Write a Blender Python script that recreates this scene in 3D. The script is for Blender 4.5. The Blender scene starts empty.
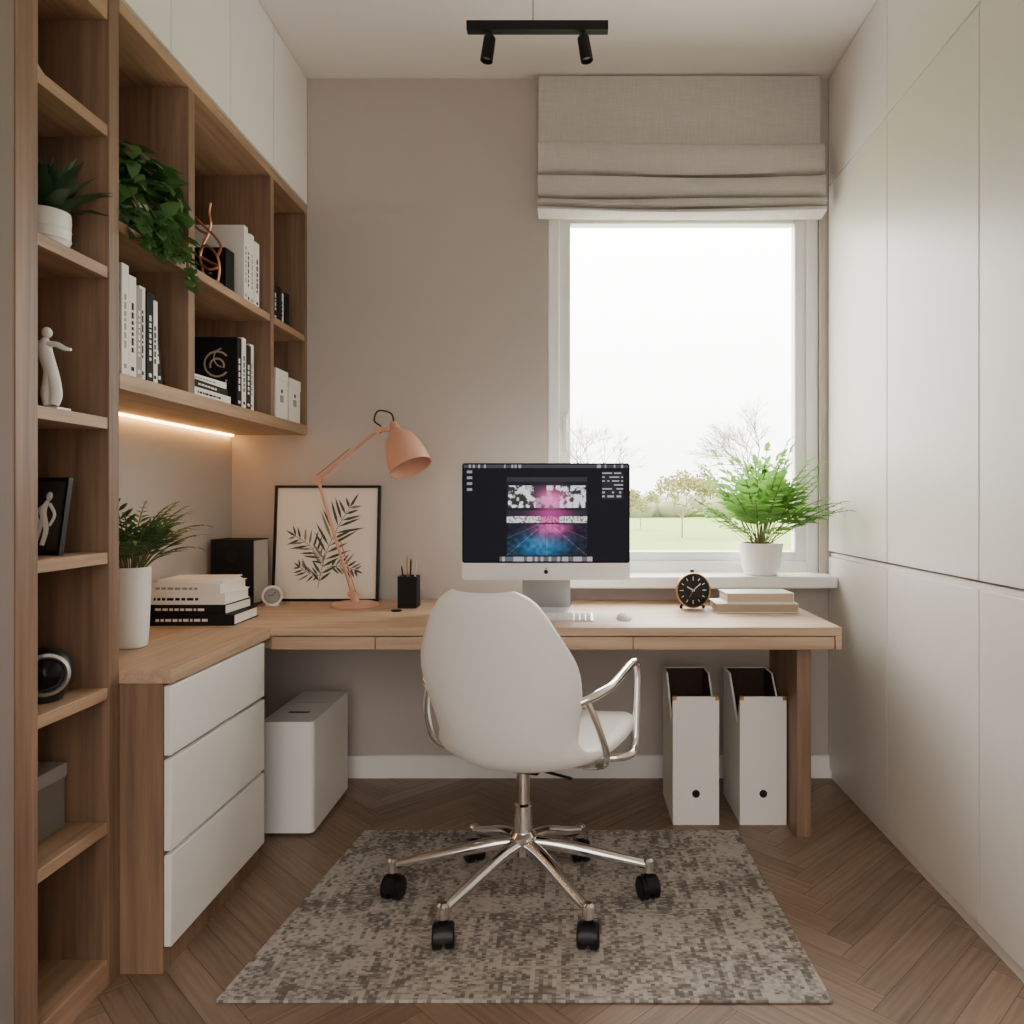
import bpy, bmesh, math, random
from mathutils import Vector, Matrix
random.seed(7)
R=random.random
def U(a,b): return a+(b-a)*random.random()
S=bpy.context.scene
COL=S.collection
F=762.0; H=1.09
def PX(px,D): return (px-570)*D/F
def PZ(py,D): return H-(py-500)*D/F

# ---------------------------------------------------------------- materials
def srgb(c):
    return tuple(((v/255)/12.92 if v/255<=0.04045 else ((v/255+0.055)/1.055)**2.4) for v in c)+(1,)
def mat(name,c,rough=0.5,metal=0.0,noise=0.0,nscale=30,bump=0.0,bscale=200,trans=0.0,emit=None,es=0,spec=None,coat=0):
    m=bpy.data.materials.new(name); m.use_nodes=True
    nt=m.node_tree; b=nt.nodes['Principled BSDF']
    col=srgb(c)
    b.inputs['Base Color'].default_value=col
    b.inputs['Roughness'].default_value=rough
    b.inputs['Metallic'].default_value=metal
    if spec is not None: b.inputs['Specular IOR Level'].default_value=spec
    if coat: b.inputs['Coat Weight'].default_value=coat
    if emit:
        b.inputs['Emission Color'].default_value=srgb(emit); b.inputs['Emission Strength'].default_value=es
    tc=nt.nodes.new('ShaderNodeTexCoord')
    if noise>0:
        n=nt.nodes.new('ShaderNodeTexNoise'); n.inputs['Scale'].default_value=nscale; n.inputs['Detail'].default_value=6
        nt.links.new(tc.outputs['Object'],n.inputs['Vector'])
        mx=nt.nodes.new('ShaderNodeMixRGB'); mx.blend_type='MIX'
        mx.inputs[1].default_value=tuple(v*(1-noise) for v in col[:3])+(1,)
        mx.inputs[2].default_value=tuple(min(1,v*(1+noise)) for v in col[:3])+(1,)
        nt.links.new(n.outputs['Fac'],mx.inputs[0]); nt.links.new(mx.outputs[0],b.inputs['Base Color'])
    if bump>0:
        n2=nt.nodes.new('ShaderNodeTexNoise'); n2.inputs['Scale'].default_value=bscale
        nt.links.new(tc.outputs['Object'],n2.inputs['Vector'])
        bp=nt.nodes.new('ShaderNodeBump'); bp.inputs['Strength'].default_value=bump; bp.inputs['Distance'].default_value=0.002
        nt.links.new(n2.outputs['Fac'],bp.inputs['Height']); nt.links.new(bp.outputs[0],b.inputs['Normal'])
    if trans>0:
        tr=nt.nodes.new('ShaderNodeBsdfTranslucent'); tr.inputs[0].default_value=col
        ms=nt.nodes.new('ShaderNodeMixShader'); ms.inputs[0].default_value=trans
        out=nt.nodes['Material Output']
        nt.links.new(b.outputs[0],ms.inputs[1]); nt.links.new(tr.outputs[0],ms.inputs[2]); nt.links.new(ms.outputs[0],out.inputs[0])
    return m
def wood(name,axis,dark,light,rough=0.5):
    m=bpy.data.materials.new(name); m.use_nodes=True
    nt=m.node_tree; b=nt.nodes['Principled BSDF']; b.inputs['Roughness'].default_value=rough
    tc=nt.nodes.new('ShaderNodeTexCoord'); mp=nt.nodes.new('ShaderNodeMapping')
    sc=[70,70,70]; sc[axis]=2.5; mp.inputs['Scale'].default_value=sc
    nt.links.new(tc.outputs['Object'],mp.inputs[0])
    n=nt.nodes.new('ShaderNodeTexNoise'); n.inputs['Scale'].default_value=1.0; n.inputs['Detail'].default_value=8; n.inputs['Roughness'].default_value=0.6
    nt.links.new(mp.outputs[0],n.inputs['Vector'])
    mp2=nt.nodes.new('ShaderNodeMapping'); sc2=[9,9,9]; sc2[axis]=0.9; mp2.inputs['Scale'].default_value=sc2
    nt.links.new(tc.outputs['Object'],mp2.inputs[0])
    n2=nt.nodes.new('ShaderNodeTexNoise'); n2.inputs['Scale'].default_value=1.0; n2.inputs['Detail'].default_value=3; n2.inputs['Distortion'].default_value=1.2
    nt.links.new(mp2.outputs[0],n2.inputs['Vector'])
    ad=nt.nodes.new('ShaderNodeMath'); ad.operation='ADD'
    nt.links.new(n.outputs['Fac'],ad.inputs[0]); nt.links.new(n2.outputs['Fac'],ad.inputs[1])
    cr=nt.nodes.new('ShaderNodeValToRGB'); mu=nt.nodes.new('ShaderNodeMath'); mu.operation='MULTIPLY'; mu.inputs[1].default_value=0.5
    nt.links.new(ad.outputs[0],mu.inputs[0]); nt.links.new(mu.outputs[0],cr.inputs[0])
    cr.color_ramp.elements[0].position=0.33; cr.color_ramp.elements[0].color=srgb(dark)
    cr.color_ramp.elements[1].position=0.66; cr.color_ramp.elements[1].color=srgb(light)
    nt.links.new(cr.outputs[0],b.inputs['Base Color'])
    bp=nt.nodes.new('ShaderNodeBump'); bp.inputs['Strength'].default_value=0.15; bp.inputs['Distance'].default_value=0.001
    nt.links.new(n.outputs['Fac'],bp.inputs['Height']); nt.links.new(bp.outputs[0],b.inputs['Normal'])
    return m
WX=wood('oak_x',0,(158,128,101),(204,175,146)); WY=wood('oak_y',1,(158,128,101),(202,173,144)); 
BY=wood('oak_shelf_y',1,(134,104,80),(186,153,124)); BZ=wood('oak_panel_z_shaded',2,(102,78,60),(150,119,95))  # panel oak is a darker copy: bookcase interior shade is in its colour
M_wall=mat('wall_paint',(182,172,164),0.9,bump=0.1,bscale=300,noise=0.02,nscale=4)
M_ceil=mat('ceiling_paint',(230,224,218),0.9)
M_white=mat('white_lacquer',(238,234,229),0.45,noise=0.01,nscale=3)
M_closet=mat('closet_lacquer',(232,226,218),0.38,noise=0.01,nscale=2)
M_carc_shade=mat('carcass_seam_shade',(138,128,120),0.7)  # carcass darkened: shadow lines of the door seams are put into its colour
M_gap=mat('shadow_gap',(70,64,60),0.8)
M_frame=mat('window_frame_white',(235,234,232),0.4)
M_black=mat('black_plastic',(14,13,14),0.4,spec=.35)
M_blk2=mat('black_matte',(18,17,18),0.7,spec=.3)
M_mblack=mat('bezel_glass',(6,6,7),0.35,spec=.1)
M_chrome=mat('chrome',(238,236,234),0.1,metal=1)
M_leather=mat('white_leather',(240,236,231),0.5,bump=0.15,bscale=500)
M_pink=mat('lamp_salmon',(204,154,130),0.4)
M_copper=mat('copper',(182,124,96),0.3,metal=0.8)
M_ceramic=mat('white_ceramic',(238,236,232),0.35)
M_paper=mat('paper_pages',(222,212,196),0.85,noise=0.08,nscale=120)
M_offw=mat('cover_white',(234,230,223),0.6)
M_grey=mat('cover_grey',(150,146,142),0.6)
M_beige=mat('cover_beige',(190,170,145),0.6)
M_alu=mat('aluminium',(205,205,207),0.3,metal=0.9)
M_imac=mat('computer_white',(236,236,237),0.3)
M_soil=mat('soil',(50,38,28),0.95,noise=0.3,nscale=80)
M_stem=mat('stem_brown',(96,96,52),0.7)
M_fern=mat('fern_leaf',(112,162,70),0.5,trans=0.42,noise=0.25,nscale=25)
M_palm=mat('palm_leaf',(62,98,58),0.5,trans=0.15,noise=0.3,nscale=25)
M_poth=mat('pothos_leaf',(76,118,62),0.45,trans=0.2,noise=0.45,nscale=30)
M_snake=mat('dark_leaf',(40,66,40),0.45,trans=0.15,noise=0.3,nscale=30)
M_art=mat('art_ink',(74,76,66),0.9)
M_art2=mat('art_ink_light',(128,126,108),0.9)
M_artp=mat('art_paper',(228,220,208),0.9)
M_spk=mat('speckled_panel',(170,166,160),0.8,noise=0.6,nscale=220)
M_brass=mat('brass',(170,130,80),0.35,metal=0.9)
M_glassblk=mat('gloss_black',(8,8,10),0.25,spec=0.25)

# ---------------------------------------------------------------- mesh builder
class MB:
    def __init__(s): s.v=[];s.f=[];s.mi=[];s.mats=[];s.M=Matrix.Identity(4)
    def m(s,mt):
        if mt not in s.mats: s.mats.append(mt)
        return s.mats.index(mt)
    def add(s,vs,fs,mt):
        o=len(s.v); k=s.m(mt)
        s.v+= [tuple(s.M@Vector(p)) for p in vs]
        for f in fs: s.f.append(tuple(i+o for i in f)); s.mi.append(k)
    def box(s,x0,x1,y0,y1,z0,z1,mt):
        vs=[(x0,y0,z0),(x1,y0,z0),(x1,y1,z0),(x0,y1,z0),(x0,y0,z1),(x1,y0,z1),(x1,y1,z1),(x0,y1,z1)]
        s.add(vs,[(0,3,2,1),(4,5,6,7),(0,1,5,4),(1,2,6,5),(2,3,7,6),(3,0,4,7)],mt)
    def rbox(s,x0,x1,y0,y1,z0,z1,r,mt,n=5):
        # box with rounded vertical corners
        pts=[]
        for cx,cy,a0 in ((x1-r,y1-r,0),(x0+r,y1-r,90),(x0+r,y0+r,180),(x1-r,y0+r,270)):
            for i in range(n+1):
                a=math.radians(a0+90*i/n); pts.append((cx+r*math.cos(a),cy+r*math.sin(a)))
        N=len(pts)
        vs=[(p[0],p[1],z0) for p in pts]+[(p[0],p[1],z1) for p in pts]
        fs=[(i,(i+1)%N,(i+1)%N+N,i+N) for i in range(N)]+[tuple(range(N))[::-1],tuple(range(N,2*N))]
        s.add(vs,fs,mt)
    def lathe(s,prof,mt,seg=32,M=None,capb=True,capt=True):
        o=s.M
        if M is not None: s.M=o@M
        vs=[];fs=[]
        for r,z in prof:
            for i in range(seg):
                a=2*math.pi*i/seg; vs.append((r*math.cos(a),r*math.sin(a),z))
        for j in range(len(prof)-1):
            for i in range(seg):
                k=(i+1)%seg; fs.append((j*seg+i,j*seg+k,(j+1)*seg+k,(j+1)*seg+i))
        if capb: fs.append(tuple(range(seg))[::-1])
        if capt: fs.append(tuple(range((len(prof)-1)*seg,len(prof)*seg)))
        s.add(vs,fs,mt); s.M=o
    def sphere(s,c,r,mt,sc=(1,1,1),seg=20):
        pr=[(max(1e-4,r*math.cos(math.radians(a)))*1,r*math.sin(math.radians(a))) for a in range(-90,91,15)]
        s.lathe(pr,mt,seg,Matrix.Translation(c)@Matrix.Diagonal((*sc,1)))
    def tube(s,pts,r,mt,seg=10,smooth=4,closed=False,flat=1.0):
        P=[Vector(p) for p in pts]
        rs=list(r) if isinstance(r,(list,tuple)) else [r]*len(P)
        if smooth>1:
            Q=[];q=[];n=len(P); rng=n if closed else n-1
            for i in range(rng):
                g=lambda k:(P[k%n] if closed else P[min(max(k,0),n-1)])
                a,b,c,d=g(i-1),g(i),g(i+1),g(i+2)
                for t in range(smooth):
                    u=t/smooth
                    Q.append(0.5*((2*b)+(c-a)*u+(2*a-5*b+4*c-d)*u*u+(3*b-a-3*c+d)*u**3))
                    q.append(rs[i]*(1-u)+rs[(i+1)%n]*u)
            if not closed: Q.append(P[-1]); q.append(rs[-1])
            P,rs=Q,q
        n=len(P);vs=[];fs=[];N=None
        for i in range(n):
            if closed: t=(P[(i+1)%n]-P[i-1])
            else: t=P[min(i+1,n-1)]-P[max(i-1,0)]
            if t.length<1e-9: t=Vector((0,0,1))
            t.normalize()
            if N is None:
                N=t.orthogonal().normalized()
            N=(N-t*N.dot(t)).normalized(); B=t.cross(N)
            for k in range(seg):
                a=2*math.pi*k/seg; vs.append(P[i]+(N*math.cos(a)+B*math.sin(a)*flat)*rs[i])
        for i in range(n if closed else n-1):
            j=(i+1)%n
            for k in range(seg):
                l=(k+1)%seg; fs.append((i*seg+k,i*seg+l,j*seg+l,j*seg+k))
        if not closed: fs+= [tuple(range(seg))[::-1],tuple(range((n-1)*seg,n*seg))]
        s.add(vs,fs,mt)
    def prism(s,poly,axis,a,b,mt):
        # poly: 2D list; axis: extrude axis 0/1/2
        def mk(p,t):
            if axis==0: return (t,p[0],p[1])
            if axis==1: return (p[0],t,p[1])
            return (p[0],p[1],t)
        n=len(poly)
        vs=[mk(p,a) for p in poly]+[mk(p,b) for p in poly]
        fs=[(i,(i+1)%n,(i+1)%n+n,i+n) for i in range(n)]+[tuple(range(n))[::-1],tuple(range(n,2*n))]
        s.add(vs,fs,mt)
    def leaf(s,p,d,n,L,W,mt,droop=0.15,fold=0.12,heart=False):
        p=Vector(p); d=Vector(d).normalized(); n=Vector(n); n=(n-d*n.dot(d))
        if n.length<1e-4: n=d.orthogonal()
        n.normalize(); sd=d.cross(n)
        a,b=(0.25,0.6) if heart else (0.35,0.7)
        w1,w2=(0.5,0.42) if heart else (0.5,0.36)
        m1=p+d*L*a; m2=p+d*L*b-n*droop*L*0.4; t=p+d*L-n*droop*L
        st=p-d*L*0.1 if heart else p
        l1=m1+sd*W*w1+n*fold*W-(d*L*0.12 if heart else d*0); r1=m1-sd*W*w1+n*fold*W-(d*L*0.12 if heart else d*0)
        l2=m2+sd*W*w2+n*fold*W; r2=m2-sd*W*w2+n*fold*W
        s.add([p,m1,m2,t,l1,l2,r1,r2],[(0,1,4),(1,2,5,4),(2,3,5),(0,6,1),(1,6,7,2),(2,7,3)],mt)
    def frond(s,p,az,el,L,mt,n=10,ll=0.05,lw=0.014,droop=1.6,stem=0.0018,startf=0.2,ang=0.5,smt=None):
        p=Vector(p); pts=[p.copy()]; e=el; st=L/n
        for i in range(n+1):
            d=Vector((math.cos(az)*math.cos(e),math.sin(az)*math.cos(e),math.sin(e)))
            side=Vector((-math.sin(az),math.cos(az),0)); up=side.cross(d)*-1
            up=d.cross(side)*-1 if d.cross(side).z<0 else d.cross(side)
            f=i/n
            if f>=startf:
                q=(f-startf)/(1-startf)
                k=(0.55+0.45*math.sin(math.pi*min(1,q*1.1+0.15)))*(1.0-0.55*q*q)
                for sg in (-1,1):
                    dd=d*ang+side*sg*(1-ang*0.4)+Vector((U(-.1,.1),U(-.1,.1),U(-.12,.08)))
                    s.leaf(p,dd,up,ll*k*U(.85,1.15),lw*k,mt)
            p=p+d*st; pts.append(p.copy()); e-=droop*st/L*(0.4+f)
        s.leaf(p-d*st,d,up,ll*0.6,lw*0.7,mt)
        s.tube(pts[:-1],[stem]*(len(pts)-1),smt or M_stem,seg=4,smooth=1)
    def obj(s,name,bevel=0,bseg=2,smooth=True,parent=None,clamp=None,sub=0,angle=35):
        me=bpy.data.meshes.new(name)
        v=s.v
        if clamp: v=[tuple(min(max(c,a),b) for c,(a,b) in zip(p,clamp)) for p in v]
        me.from_pydata(v,[],s.f); me.update()
        for m_ in s.mats: me.materials.append(m_)
        me.polygons.foreach_set('material_index',s.mi)
        if smooth:
            me.polygons.foreach_set('use_smooth',[True]*len(me.polygons))
            me.set_sharp_from_angle(angle=math.radians(angle))
        o=bpy.data.objects.new(name,me); COL.objects.link(o)
        if bevel:
            b=o.modifiers.new('bevel','BEVEL'); b.width=bevel; b.segments=bseg; b.limit_method='ANGLE'; b.angle_limit=math.radians(50)
        if sub:
            b=o.modifiers.new('sub','SUBSURF'); b.levels=sub; b.render_levels=sub
        if parent: o.parent=parent
        return o
def empty(name):
    e=bpy.data.objects.new(name,None); e.empty_display_size=0.05; COL.objects.link(e); return e
T=Matrix.Translation
def Rz(d): return Matrix.Rotation(math.radians(d),4,'Z')
def Rx(d): return Matrix.Rotation(math.radians(d),4,'X')
def Ry(d): return Matrix.Rotation(math.radians(d),4,'Y')
def align(d):
    return Vector((0,0,1)).rotation_difference(Vector(d).normalized()).to_matrix().to_4x4()

XL=-1.331; XR=1.016; XS=-1.033; YB=3.0; ZC=2.75; YO=-1.6
# ---------------------------------------------------------------- room shell
def simple(name,x0,x1,y0,y1,z0,z1,mt,bevel=0):
    b=MB(); b.box(x0,x1,y0,y1,z0,z1,mt); return b.obj(name,bevel)
# floor: herringbone parquet
bm=bmesh.new(); W=0.068;k=7
uvl=bm.loops.layers.uv.new('UVMap'); cl=bm.loops.layers.float_color.new('plank')
rot=Matrix.Rotation(math.radians(45),2)
def plank(x0,x1,y0,y1,vert):
    g=0.008
    c=[(x0+g,y0+g),(x1-g,y0+g),(x1-g,y1-g),(x0+g,y1-g)]
    w=[rot@Vector(p)*W for p in c]
    w=[(p.x+0.02,p.y+1.0) for p in w]
    if all(p[0]<-1.5 or p[0]>1.8 for p in w) or all(p[1]<-1.9 or p[1]>3.2 for p in w): return
    vs=[bm.verts.new((p[0],p[1],0)) for p in w]; f=bm.faces.new(vs)
    t=R(); off=R()*50
    for l,(u,v) in zip(f.loops,c):
        if vert: u,v=v,u
        l[uvl].uv=(u*W+off,v*W+off*0.37); l[cl]=(t,t,t,1)
for i in range(-110,111):
    for j in range(-12,13):
        ox=i+j*k; oy=i-j*k
        plank(ox,ox+k,oy,oy+1,False); plank(ox+k,ox+k+1,oy+1-k,oy+1,True)
for co,no in (((XL,0,0),(-1,0,0)),((1.6,0,0),(1,0,0)),((0,YO,0),(0,-1,0)),((0,YB,0),(0,1,0))):
    bmesh.ops.bisect_plane(bm,geom=bm.verts[:]+bm.edges[:]+bm.faces[:],plane_co=co,plane_no=no,clear_outer=True)
def _wood_floor():
    m=bpy.data.materials.new('herringbone_oak'); m.use_nodes=True; nt=m.node_tree; b=nt.nodes['Principled BSDF']
    b.inputs['Roughness'].default_value=0.45
    uv=nt.nodes.new('ShaderNodeUVMap'); mp=nt.nodes.new('ShaderNodeMapping'); mp.inputs['Scale'].default_value=(4,75,1)
    nt.links.new(uv.outputs[0],mp.inputs[0])
    n=nt.nodes.new('ShaderNodeTexNoise'); n.inputs['Scale'].default_value=1; n.inputs['Detail'].default_value=8
    nt.links.new(mp.outputs[0],n.inputs['Vector'])
    at=nt.nodes.new('ShaderNodeAttribute'); at.attribute_name='plank'
    a=nt.nodes.new('ShaderNodeMath'); a.operation='MULTIPLY'; a.inputs[1].default_value=0.24; nt.links.new(at.outputs['Fac'],a.inputs[0])
    c=nt.nodes.new('ShaderNodeMath'); c.operation='MULTIPLY_ADD'; c.inputs[1].default_value=0.75; nt.links.new(n.outputs['Fac'],c.inputs[0]); nt.links.new(a.outputs[0],c.inputs[2])
    cr=nt.nodes.new('ShaderNodeValToRGB'); nt.links.new(c.outputs[0],cr.inputs[0])
    cr.color_ramp.elements[0].position=0.22; cr.color_ramp.elements[0].color=srgb((100,80,64))
    cr.color_ramp.elements[1].position=0.80; cr.color_ramp.elements[1].color=srgb((156,130,108))
    nt.links.new(cr.outputs[0],b.inputs['Base Color'])
    return m
M_floor=_wood_floor(); M_seam=mat('floor_seam',(72,56,45),0.9)
def bq(z0,z1):
    vs=[bm.verts.new(p) for p in ((XL,YO,z0),(1.6,YO,z0),(1.6,YB,z0),(XL,YB,z0),(XL,YO,z1),(1.6,YO,z1),(1.6,YB,z1),(XL,YB,z1))]
    for f in ((0,3,2,1),(4,5,6,7),(0,1,5,4),(1,2,6,5),(2,3,7,6),(3,0,4,7)):
        ff=bm.faces.new([vs[i] for i in f]); ff.material_index=1
bq(-0.06,-0.0012)
me=bpy.data.meshes.new('floor'); bm.to_mesh(me); bm.free(); me.materials.append(M_floor); me.materials.append(M_seam)
fo=bpy.data.objects.new('floor',me); COL.objects.link(fo)

simple('ceiling',XL-0.12,1.72,YO,3.2,ZC,ZC+0.1,M_ceil)
simple('wall_left',XL-0.12,XL,YO,3.2,-0.06,ZC,M_wall)
simple('wall_right',1.6,1.72,YO,3.2,-0.06,ZC,M_wall)
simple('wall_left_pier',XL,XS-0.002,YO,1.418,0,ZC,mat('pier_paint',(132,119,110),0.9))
OX0,OX1,OZ0,OZ1=-0.088,0.985,0.80,2.275
b=MB()
b.box(XL,OX0,YB,3.2,-0.06,ZC,M_wall); b.box(OX1,1.6,YB,3.2,-0.06,ZC,M_wall)
b.box(OX0,OX1,YB,3.2,-0.06,OZ0-0.045,M_wall); b.box(OX0,OX1,YB,3.2,OZ1,ZC,M_wall)
b.obj('wall_back')
b=MB(); b.prism([(2.985,0),(2.9995,0),(2.9995,0.087),(2.989,0.087),(2.985,0.083)],0,XL+0.001,XR+0.018,M_white); b.obj('baseboard_back')

# window
b=MB()
def ring(b,x0,x1,z0,z1,w,y0,y1,mt,wb=None,wt=None):
    wb=wb or w; wt=wt or w
    b.box(x0,x0+w,y0,y1,z0,z1,mt); b.box(x1-w,x1,y0,y1,z0,z1,mt)
    b.box(x0+w,x1-w,y0,y1,z0,z0+wb,mt); b.box(x0+w,x1-w,y0,y1,z1-wt,z1,mt)
e=empty('window_1')
ring(b,OX0+.001,OX1-.001,OZ0+.001,OZ1-.001,0.045,3.02,3.12,M_frame); b.obj('outer_frame',0.004,parent=e)
b=MB(); ring(b,OX0+.04,OX1-.04,OZ0+.035,OZ1-.035,0.05,3.035,3.09,M_frame); b.obj('sash',0.006,parent=e)
b=MB(); hx=OX0+.068; b.box(hx-.012,hx+.012,3.028,3.036,1.36,1.43,M_frame); b.box(hx-.008,hx+.008,3.01,3.03,1.385,1.405,M_frame); b.box(hx-.009,hx+.009,2.998,3.012,1.28,1.41,M_frame); b.obj('handle',0.003,parent=e)
mg=bpy.data.materials.new('window_glass'); mg.use_nodes=True; nt=mg.node_tree; nt.nodes.remove(nt.nodes['Principled BSDF'])
tr=nt.nodes.new('ShaderNodeBsdfTransparent'); gl=nt.nodes.new('ShaderNodeBsdfGlossy'); gl.inputs['Roughness'].default_value=0.02; mx=nt.nodes.new('ShaderNodeMixShader'); mx.inputs[0].default_value=0.04
nt.links.new(tr.outputs[0],mx.inputs[1]); nt.links.new(gl.outputs[0],mx.inputs[2]); nt.links.new(mx.outputs[0],nt.nodes['Material Output'].inputs[0])
b=MB(); b.box(OX0+.085,OX1-.085,3.06,3.066,OZ0+.08,OZ1-.08,mg); b.obj('glass',parent=e)
simple('window_sill',OX0-.035,XR-0.002,2.88,3.018,OZ0-.045,OZ0,M_frame,0.006)

# roman blind
M_linen=bpy.data.materials.new('linen'); M_linen.use_nodes=True; nt=M_linen.node_tree; pb=nt.nodes['Principled BSDF']; pb.inputs['Roughness'].default_value=0.95
tc=nt.nodes.new('ShaderNodeTexCoord'); outs=[]
for sc in ((500,20,14),(14,20,500)):
    mp=nt.nodes.new('ShaderNodeMapping'); mp.inputs['Scale'].default_value=sc; nt.links.new(tc.outputs['Object'],mp.inputs[0])
    n=nt.nodes.new('ShaderNodeTexNoise'); n.inputs['Scale'].default_value=1; nt.links.new(mp.outputs[0],n.inputs['Vector']); outs.append(n)
ad=nt.nodes.new('ShaderNodeMath'); nt.links.new(outs[0].outputs['Fac'],ad.inputs[0]); nt.links.new(outs[1].outputs['Fac'],ad.inputs[1])
mu=nt.nodes.new('ShaderNodeMath'); mu.operation='MULTIPLY'; mu.inputs[1].default_value=0.5; nt.links.new(ad.outputs[0],mu.inputs[0])
cr=nt.nodes.new('ShaderNodeValToRGB'); cr.color_ramp.elements[0].position=0.25; cr.color_ramp.elements[1].position=0.75
cr.color_ramp.elements[0].color=srgb((176,169,162)); cr.color_ramp.elements[1].color=srgb((206,200,193)); nt.links.new(mu.outputs[0],cr.inputs[0]); nt.links.new(cr.outputs[0],pb.inputs['Base Color'])
b=MB()
prof=[(2.968,2.742),(2.968,2.60),(2.965,2.466),(2.955,2.456),(2.925,2.456),(2.912,2.444),(2.908,2.40),(2.910,2.35),(2.918,2.338),(2.955,2.336),(2.955,2.324),(2.915,2.324),(2.900,2.314),(2.896,2.28),(2.900,2.254),(2.910,2.246),(2.952,2.246),(2.952,2.236),(2.905,2.236),(2.890,2.228),(2.887,2.214),(2.895,2.205),(2.945,2.204),(2.945,2.196),(2.895,2.196),(2.884,2.190),(2.885,2.182),(2.9,2.176),(2.96,2.178),(2.975,2.30),(2.975,2.742)]
nx=60; vs=[];fs=[]
bx0,bx1=-0.122,0.974
for i in range(nx+1):
    x=bx0+(bx1-bx0)*i/nx; t=i/nx
    for (y,z) in prof:
        w=max(0,min(1,(2.97-y)/0.05))
        vs.append((x,y+0.002*math.sin(x*9+z*20)*w,z-(0.006*math.sin(math.pi*t)+0.004*math.sin(x*5+z*40))*w+.008*w))
n=len(prof)
for i in range(nx):
    for j in range(n): fs.append((i*n+j,i*n+(j+1)%n,(i+1)*n+(j+1)%n,(i+1)*n+j))
fs+=[tuple(range(n))[::-1],tuple(range(nx*n,nx*n+n))]
b.add(vs,fs,M_linen); b.obj('roman_blind',angle=50)

# ---------------------------------------------------------------- closet right
e=empty('wardrobe')
b=MB(); b.box(XR+0.022,1.598,YO+0.1,2.998,0.0,ZC-0.002,M_carc_shade); b.obj('carcass',parent=e)
b=MB(); ys=[2.996,2.442,1.893,1.344,0.795,0.246,-0.303,-0.852,-1.4]
for a,c in zip(ys[1:],ys[:-1]):
    for z0,z1 in ((0.035,0.868),(0.890,2.321),(2.328,2.744)):
        b.box(XR,XR+0.02,a+0.0022,c-0.0022,z0,z1,M_closet)
b.obj('doors',0.0015,parent=e)
b=MB(); b.box(XR+0.008,XR+0.0215,-1.4,2.996,0.0,0.034,M_closet); b.box(XR+0.009,XR+0.0215,-1.4,2.996,0.869,0.883,M_closet); b.obj('plinth_and_rail',parent=e)

# ---------------------------------------------------------------- upper cabinets + shelves (left)
e=empty('overhead_cabinet')
b=MB(); b.box(XL+.001,XS-0.02,1.42,2.998,2.242,ZC-0.002,M_carc_shade); b.obj('carcass',parent=e)
b=MB(); ys=[2.996,2.654,2.317,1.974,1.69,1.422]
for a,c in zip(ys[1:],ys[:-1]): b.box(XS-0.019,XS,a+0.002,c-0.002,2.25,2.744,M_white)
b.obj('doors',0.0015,parent=e)

e=empty('wall_shelf')
b=MB()
b.box(XL+.001,XS,1.748,2.998,1.345,1.383,BY)   # bottom
b.box(XL+.001,XS,1.748,2.998,2.21,2.24,BY)     # top
b.box(XL+.001,XS-0.004,1.748,2.985,1.708,1.733,BY) # middle
b.obj('boards',0.0015,parent=e)
b=MB()
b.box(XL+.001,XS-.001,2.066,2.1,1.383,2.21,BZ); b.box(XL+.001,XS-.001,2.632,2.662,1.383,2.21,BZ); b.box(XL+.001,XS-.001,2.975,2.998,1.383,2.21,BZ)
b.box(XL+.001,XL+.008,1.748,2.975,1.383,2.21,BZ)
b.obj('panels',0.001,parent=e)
b=MB(); M_led=mat('led_strip',(255,215,150),0.5,emit=(255,190,104),es=26)
b.box(XL+0.006,XL+0.016,1.76,2.98,1.3385,1.345,M_led); b.obj('led_strip',parent=e)

# tall bookcase
e=empty('bookcase')
b=MB()
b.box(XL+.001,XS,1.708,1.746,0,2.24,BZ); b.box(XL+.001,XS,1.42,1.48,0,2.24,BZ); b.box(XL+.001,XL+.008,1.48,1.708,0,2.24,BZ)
b.obj('side_panels',0.0015,parent=e)
b=MB()
TS=[1.917,1.60,1.262,0.96,0.656,0.355]
for z in TS: b.box(XL+.008,XS-0.003,1.48,1.708,z-0.013,z+0.013,BY)
b.box(XL+.008,XS-0.003,1.48,1.708,2.165,2.24,BY); b.box(XL+.008,XS-0.003,1.48,1.708,0.0,0.06,BY)
b.obj('shelves',0.0015,parent=e)
TT=[z+0.013 for z in TS]

# ---------------------------------------------------------------- desk
e=empty('office_desk'); ZT=0.70; YF=2.33; XD=-0.915; XE=0.832
b=MB(); b.box(XL+.001,XE,YF,2.984,0.674,ZT,WX); b.box(XE-0.02,XE,YF+0.0,2.984,0.632,0.674,WX); b.obj('top',0.002,parent=e)
b=MB(); b.box(XL+.001,XE-0.02,YF+0.022,2.98,0.632,0.674,WX)
xs=[XD+0.0,-0.596,0.193,XE-0.021]
for a,c in zip(xs[:-1],xs[1:]): b.box(a+0.0015,c-0.0015,YF+0.001,YF+0.021,0.632,0.671,WX)
b.obj('slim_drawers',0.0012,parent=e)
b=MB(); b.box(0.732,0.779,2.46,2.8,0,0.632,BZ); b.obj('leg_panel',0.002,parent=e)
e=empty('drawer_cabinet')
b=MB(); b.box(XL+.001,XD,1.748,YF-.001,0.668,ZT,WY); b.obj('countertop',0.002,parent=e)
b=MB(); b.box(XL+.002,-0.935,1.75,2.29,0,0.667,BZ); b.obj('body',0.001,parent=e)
b=MB()
for z0,z1 in ((0.502,0.662),(0.282,0.492),(0.062,0.272)): b.box(-0.934,-0.917,1.752,2.288,z0,z1,M_white)
b.obj('drawer_fronts',0.002,parent=e)

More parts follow.
